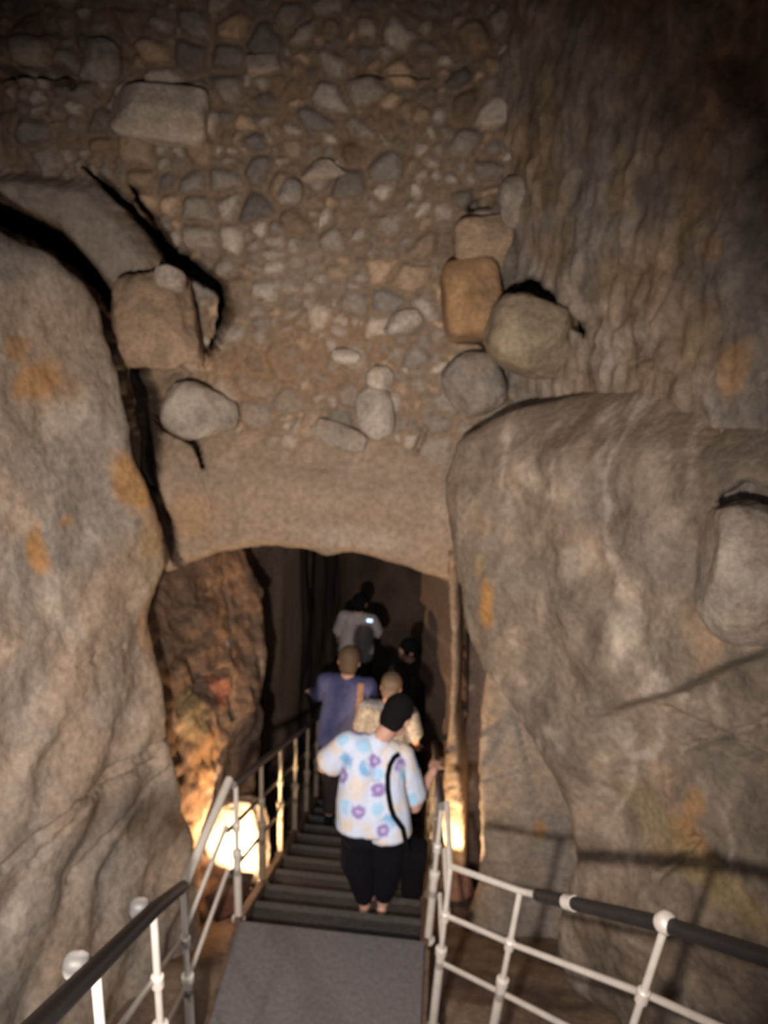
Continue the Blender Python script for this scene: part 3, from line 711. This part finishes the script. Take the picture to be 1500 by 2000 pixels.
    if pants:
        pb = MB()
        for o in (-.06, .06): pb.capsule(pv+hl*o*s-Vector((0, 0, .05)), pv+hl*o*s, .126*s*wide, .116*s*wide)
        for sd in 'LR':
            pb.capsule(pv, g['hip'+sd], .115*s*wide, .108*s*wide); pb.capsule(g['hip'+sd], g['kn'+sd], .105*s*wide, .085*s*loose)
            e = g['kn'+sd].lerp(g['ank'+sd], .80); pb.capsule(g['kn'+sd], e, .085*s*loose, .058*s)
        pb.skin('trousers', pants, t, voxel, 5, .008)
    shirt = None
    if top_mat:
        tb = MB(); hp = (pv-ch).normalized()
        tb.capsule(g['shL'], g['shR'], .078*s, .078*s); tb.capsule(g['neck']-(g['neck']-sh)*.35, sh, .072*s, .10*s)
        for o in (-.07, .07):
            tb.capsule(sh+lat*o*s*1.25-(sh-ch)*.1, ch+lat*o*s*1.1, .10*s, .122*s*wide); a = pv+hl*o*s*1.15+hp*(hem*s-.10*wide); tb.lathe(ch+lat*o*s*1.1, a, [(-.06, .10*s*wide), (0, .122*s*wide), ((a-ch).length*.6, .134*s*wide), ((a-ch).length+.08*s, .14*s*wide), ((a-ch).length+.10*s, .125*s*wide)], 20)
        ac = pv+hp*(hem*s-.10*wide); tb.lathe(ch, ac, [(-.06, .10*s*wide), (0, .12*s*wide), ((ac-ch).length*.6, .136*s*wide), ((ac-ch).length+.08*s, .145*s*wide), ((ac-ch).length+.10*s, .13*s*wide)], 20)
        for sd in 'LR':
            e = g['el'+sd]
            if sleeve == 'short':
                q = g['sh'+sd].lerp(e, .85); tb.lathe(g['sh'+sd], q, [(-.03, .05*s), (.0, .078*s), ((q-g['sh'+sd]).length*.9, .086*s*loose**.2), ((q-g['sh'+sd]).length, .08*s*loose**.2)], 16)
            else:
                tb.capsule(g['sh'+sd], e, .074*s, .058*s); tb.capsule(e, e.lerp(g['wr'+sd], .92), .058*s, .042*s)
        shirt = tb.skin('shirt', top_mat, t, voxel*.9, 5, .010)
    if shoes:
        for sd in 'LR':
            A = g['ank'+sd]; td = g['toe'].normalized(); b = MB()
            if shoes == 'sandal':
                side = td.cross(Vector((0, 0, 1))); z = A.z-.072*s
                pts = [A+td*y*s+side*x*s for x, y in ((-.03, -.06), (.03, -.06), (.036, 0), (.046, .09), (.035, .16), (-.035, .16), (-.046, .09), (-.036, 0))]
                b.prism([Vector((q.x, q.y, z-.012)) for q in pts], (0, 0, .018)); b.build('sandal_sole', SOLE, t, False)
            else:
                b.capsule(A+Vector((0, 0, -.035*s))-td*.03*s, A+Vector((0, 0, -.038*s))+td*.13*s, .042*s, .036*s); b.capsule(A, A+Vector((0, 0, -.03*s))+td*.04*s, .046*s, .042*s); b.skin('shoe', BLACKLEATHER, t, .008, 2)
    return t, shirt
def strap(name, pts, w, mat, parent, th=.006):
    """flat band through points (pos, outward normal)"""
    V = []; Q = []
    P = [V3(p) for p, n in pts]
    for i, (p, n) in enumerate(pts):
        d = (P[min(i+1, len(P)-1)]-P[max(i-1, 0)]).normalized(); n = V3(n); n = (n-d*n.dot(d)).normalized(); a = d.cross(n)
        for sx, sn in ((-1, 0), (1, 0), (1, 1), (-1, 1)): V.append(P[i]+a*sx*w/2+n*sn*th)
    for i in range(len(P)-1):
        for k in range(4): Q.append((i*4+k, i*4+(k+1) % 4, (i+1)*4+(k+1) % 4, (i+1)*4+k))
    Q.append((3, 2, 1, 0)); Q.append(tuple((len(P)-1)*4+k for k in range(4)))
    mb = MB(); mb.add(V, Q); return mb.build(name, mat, parent)
def on_surface(o, x, y):
    """where the line of sight through a pixel meets object o"""
    dg = bpy.context.evaluated_depsgraph_get(); bv = BVHTree.FromObject(o, dg)
    mw = o.matrix_world if o.parent is None else Matrix.Translation(o.parent.location) @ o.matrix_parent_inverse @ o.matrix_basis
    inv = mw.inverted(); hit = bv.ray_cast(inv @ V3(CAM), (inv.to_3x3() @ V3(ray(x, y))).normalized())
    return (mw @ hit[0], hit[1]) if hit[0] is not None else (None, None)

# 1 the woman in front
z2 = -RISE*2
J = dict(ankL=(-.205, 3.53, z2+.085), ankR=(-.100, 3.56, z2+.085), toe=(.12, 1, 0), knL=(-.255, 3.54, .06), knR=(-.085, 3.58, .06), hipL=(-.265, 3.50, .36), hipR=(-.095, 3.52, .36),
         pelvis=(-.18, 3.49, .40), chest=(-.205, 3.55, .62), neck=(-.185, 3.665, .835), shL=(-.355, 3.64, .81), shR=(-.055, 3.68, .735), head=(-.10, 3.78, .925), face=(.45, .70, -.85), crown=(.3, .6, 1),
         elL=(-.49, 3.66, .62), wrL=(-.40, 3.90, .52), elR=(.04, 3.66, .40), wrR=(.14, 3.86, .505), hdR=(.10, .9, .03))
woman, wshirt = person('woman in white blouse with blue and purple flowers stepping down, hand on rail', J, .98, DARKHAIR, 0, True, CLOTH_PRINT, BLACK, 'short', .007, 'sandal', 1.32, None, .03, (.5, .75), ((0, 0, -1), (0, 0, -1)), .95)
def print_blouse(o):
    me = o.data; n = len(me.vertices); co = np.empty(n*3); me.vertices.foreach_get('co', co); co = co.reshape(-1, 3)
    CREAM = np.array([.62, .54, .48]); WHT = np.array([.53, .61, .78]); BL = np.array([.16, .38, .68]); LB = np.array([.32, .55, .78]); PU = np.array([.22, .14, .42])
    c = CREAM+(WHT-CREAM)*sstep(-.3, .2, fbm(co*9, 3))[:, None]
    def crop(x, y): return 580+x/4.35, 1340+y/4.35
    spots = []
    for x, y, r, col in ((390, 450, .030, LB), (565, 500, .036, LB), (420, 640, .036, BL), (590, 700, .036, BL), (390, 760, .034, PU), (655, 640, .030, PU), (690, 880, .032, PU), (700, 750, .024, LB),
                         (420, 1030, .036, LB), (520, 1070, .032, PU), (690, 1050, .030, LB), (775, 1160, .036, BL), (730, 1230, .030, PU), (880, 680, .034, PU), (900, 760, .026, LB), (975, 960, .030, LB), (330, 950, .028, LB), (270, 600, .022, WHT), (330, 1150, .024, LB)):
        p, _n = on_surface(o, *crop(x, y))
        if p is not None: spots.append((np.array(p), r, col))
    rs = np.random.RandomState(5)
    for k in range(26):
        p = co[rs.randint(n)]
        if p[1] > 3.66 and all(np.linalg.norm(p-q[0]) > .085 for q in spots): spots.append((p, rs.uniform(.026, .036), (LB, BL, PU)[k % 3]))
    for p, r, col in spots:
        r = r*1.45; d = np.linalg.norm(co-p, axis=1)/r+.3*fbm(co*40, 2)
        halo = .7*(1-sstep(1.0, 1.7, d)); c = c+(WHT*1.02-c)*halo[:, None]
        wq = (1-sstep(.6, 1.05, d)); c = c+(col-c)*(.9*wq)[:, None]
        if col is PU: c = c+(np.array([.55, .48, .66])-c)*(.7*(1-sstep(.2, .45, d)))[:, None]
    a = me.color_attributes.new('tint', 'FLOAT_COLOR', 'POINT')
    a.data.foreach_set('color', np.hstack([np.clip(c, 0, 1), np.ones((n, 1))]).astype(np.float32).ravel())
print_blouse(wshirt)
bag = thing('shoulder_bag', 'black shoulder bag hanging at the right hip of the flowered blouse', 'bag', (.065, 3.5, -.06))
bb = MB(); bb.box((.0, 3.40, -.06), (.13, 3.53, .29), .035); bb.skin('bag_body', BLACKLEATHER, bag, .009, 4)
MB().box((-.004, 3.392, .15), (.134, 3.538, .296), .02).build('flap', BLACKLEATHER, bag)
sp = []
for x, y in ((778, 1473), (768, 1480), (761, 1495), (757, 1515), (757, 1540), (759, 1560), (763, 1578), (769, 1594), (777, 1607), (785, 1618)):
    p, n = on_surface(wshirt, x, y)
    if p is not None: sp.append((p+n*.007, n))
if len(sp) > 2:
    sp.append((Vector((.04, 3.388, .25)), Vector((0, -1, 0)))); strap('strap', sp, .028, BLACKLEATHER, bag)

# 2 the man in blue
def stand(x, Y, zf, h, face, lean=0.0, sq=0.0):
    """joints of a figure of height h standing at x, Y on zf, facing +Y turned by face"""
    k = h/1.72; c, s_ = math.cos(face), math.sin(face)
    def P(a, b, z): return (x+(a*c+b*s_)*k, Y+(-a*s_+b*c)*k, zf+z*k)
    l = lean
    return dict(ankL=P(-.10, 0, .075/k if 0 else .08), ankR=P(.10, .02, .08), toe=(s_, c, 0), knL=P(-.10, .04, .48), knR=P(.10, .06, .48), hipL=P(-.09, 0, .88), hipR=P(.09, 0, .88), pelvis=P(0, -.01, .94),
                chest=P(0, .03+l*.5, 1.20), neck=P(0, .03+l, 1.455), shL=P(-.175, .02+l, 1.40), shR=P(.175, .02+l, 1.40), head=P(0, .07+l*1.25, 1.585), face=(s_, c, -.25), crown=(0, .1, 1),
                elL=P(-.24, .05+l, 1.12), wrL=P(-.24, .22+l, .95), elR=P(.24, .05+l, 1.12), wrR=P(.24, .22+l, .95)), k
J, k = stand(-.56, 5.30, -RISE*8, 1.70, .05, .04)
J.update(elL=(-.80, 5.50, -.20), wrL=(-.885, 5.68, -.30), hdL=(-.2, 1, -.35), elR=(-.33, 5.43, -.34), wrR=(-.29, 5.60, -.52))
man, mshirt = person('man in blue shirt seen from behind holding the left rail', J, k, TANHAIR, 0, True, BLUE, DARKC, 'long', .008, 'shoe', 1.0, None, .06, (.7, .5))
mb_ = thing('shoulder_bag', 'tan bag with strap over the right shoulder of the blue shirt', 'bag', (-.37, 5.25, -.55))
MB().box((-.47, 5.17, -.72), (-.27, 5.24, -.50), .02).build('bag_body', TANLEATHER, mb_)
sp = []
for x, y in ((704, 1335), (703, 1355), (701, 1380), (698, 1405), (695, 1425)):
    p, n = on_surface(mshirt, x, y)
    if p is not None: sp.append((p+n*.007, n))
if len(sp) > 2: strap('strap', sp+[(Vector((-.37, 5.235, -.50)), Vector((0, -1, 0)))], .05, TANLEATHER, mb_)
# 3 the person in speckled white
J, k = stand(-.21, 4.92, -RISE*7, 1.53, .1, .10); J.update(face=(.1, .8, -.55))
person('person in speckled white shirt bending forward beyond the black haired woman', J, k, GREYHAIR, 0, True, SPECK, WHITEC, 'short', .009, 'shoe', 1.0, None, .12)
# 4 the far person in white
zf = -RISE*NST
J, k = stand(-.74, 7.95, zf, 1.64, .1, .02); J.update(elR=(-.50, 8.02, zf+1.12), wrR=(-.555, 7.93, zf+1.30), hdR=(-.1, -.1, 1))
person('person in plain white shirt farthest down the dark tunnel', J, k, DARKHAIR, 0, True, WHITEC, DARKC, 'short', .010, 'shoe', 1.0, None, .05, (.5, .9), ((0, 0, -1), (0, -1, 0)))
ph = thing('phone', 'small phone with a bluish lit screen beside the farthest white shirt', 'phone', at(722, 1212, 7.86))
c = V3(at(722, 1212, 7.86)); MB().box((c.x-.035, c.y, c.z-.022), (c.x+.035, c.y+.009, c.z+.022), .003).build('case', BLACKLEATHER, ph)
MB().box((c.x-.031, c.y-.0012, c.z-.018), (c.x+.031, c.y-.0002, c.z+.018)).build('screen', SCREEN, ph, False)
# 5 the dark figure
J, k = stand(-.07, 7.0, zf, 1.66, -.5, .03); J.update(face=(-.75, -.3, -.3))
person('dark clothed person with a reddish lit face beside the right tunnel rail', J, k, DARKHAIR, 0, True, DARKC, BLACK, 'short', .010, 'shoe', 1.0, None, .05)
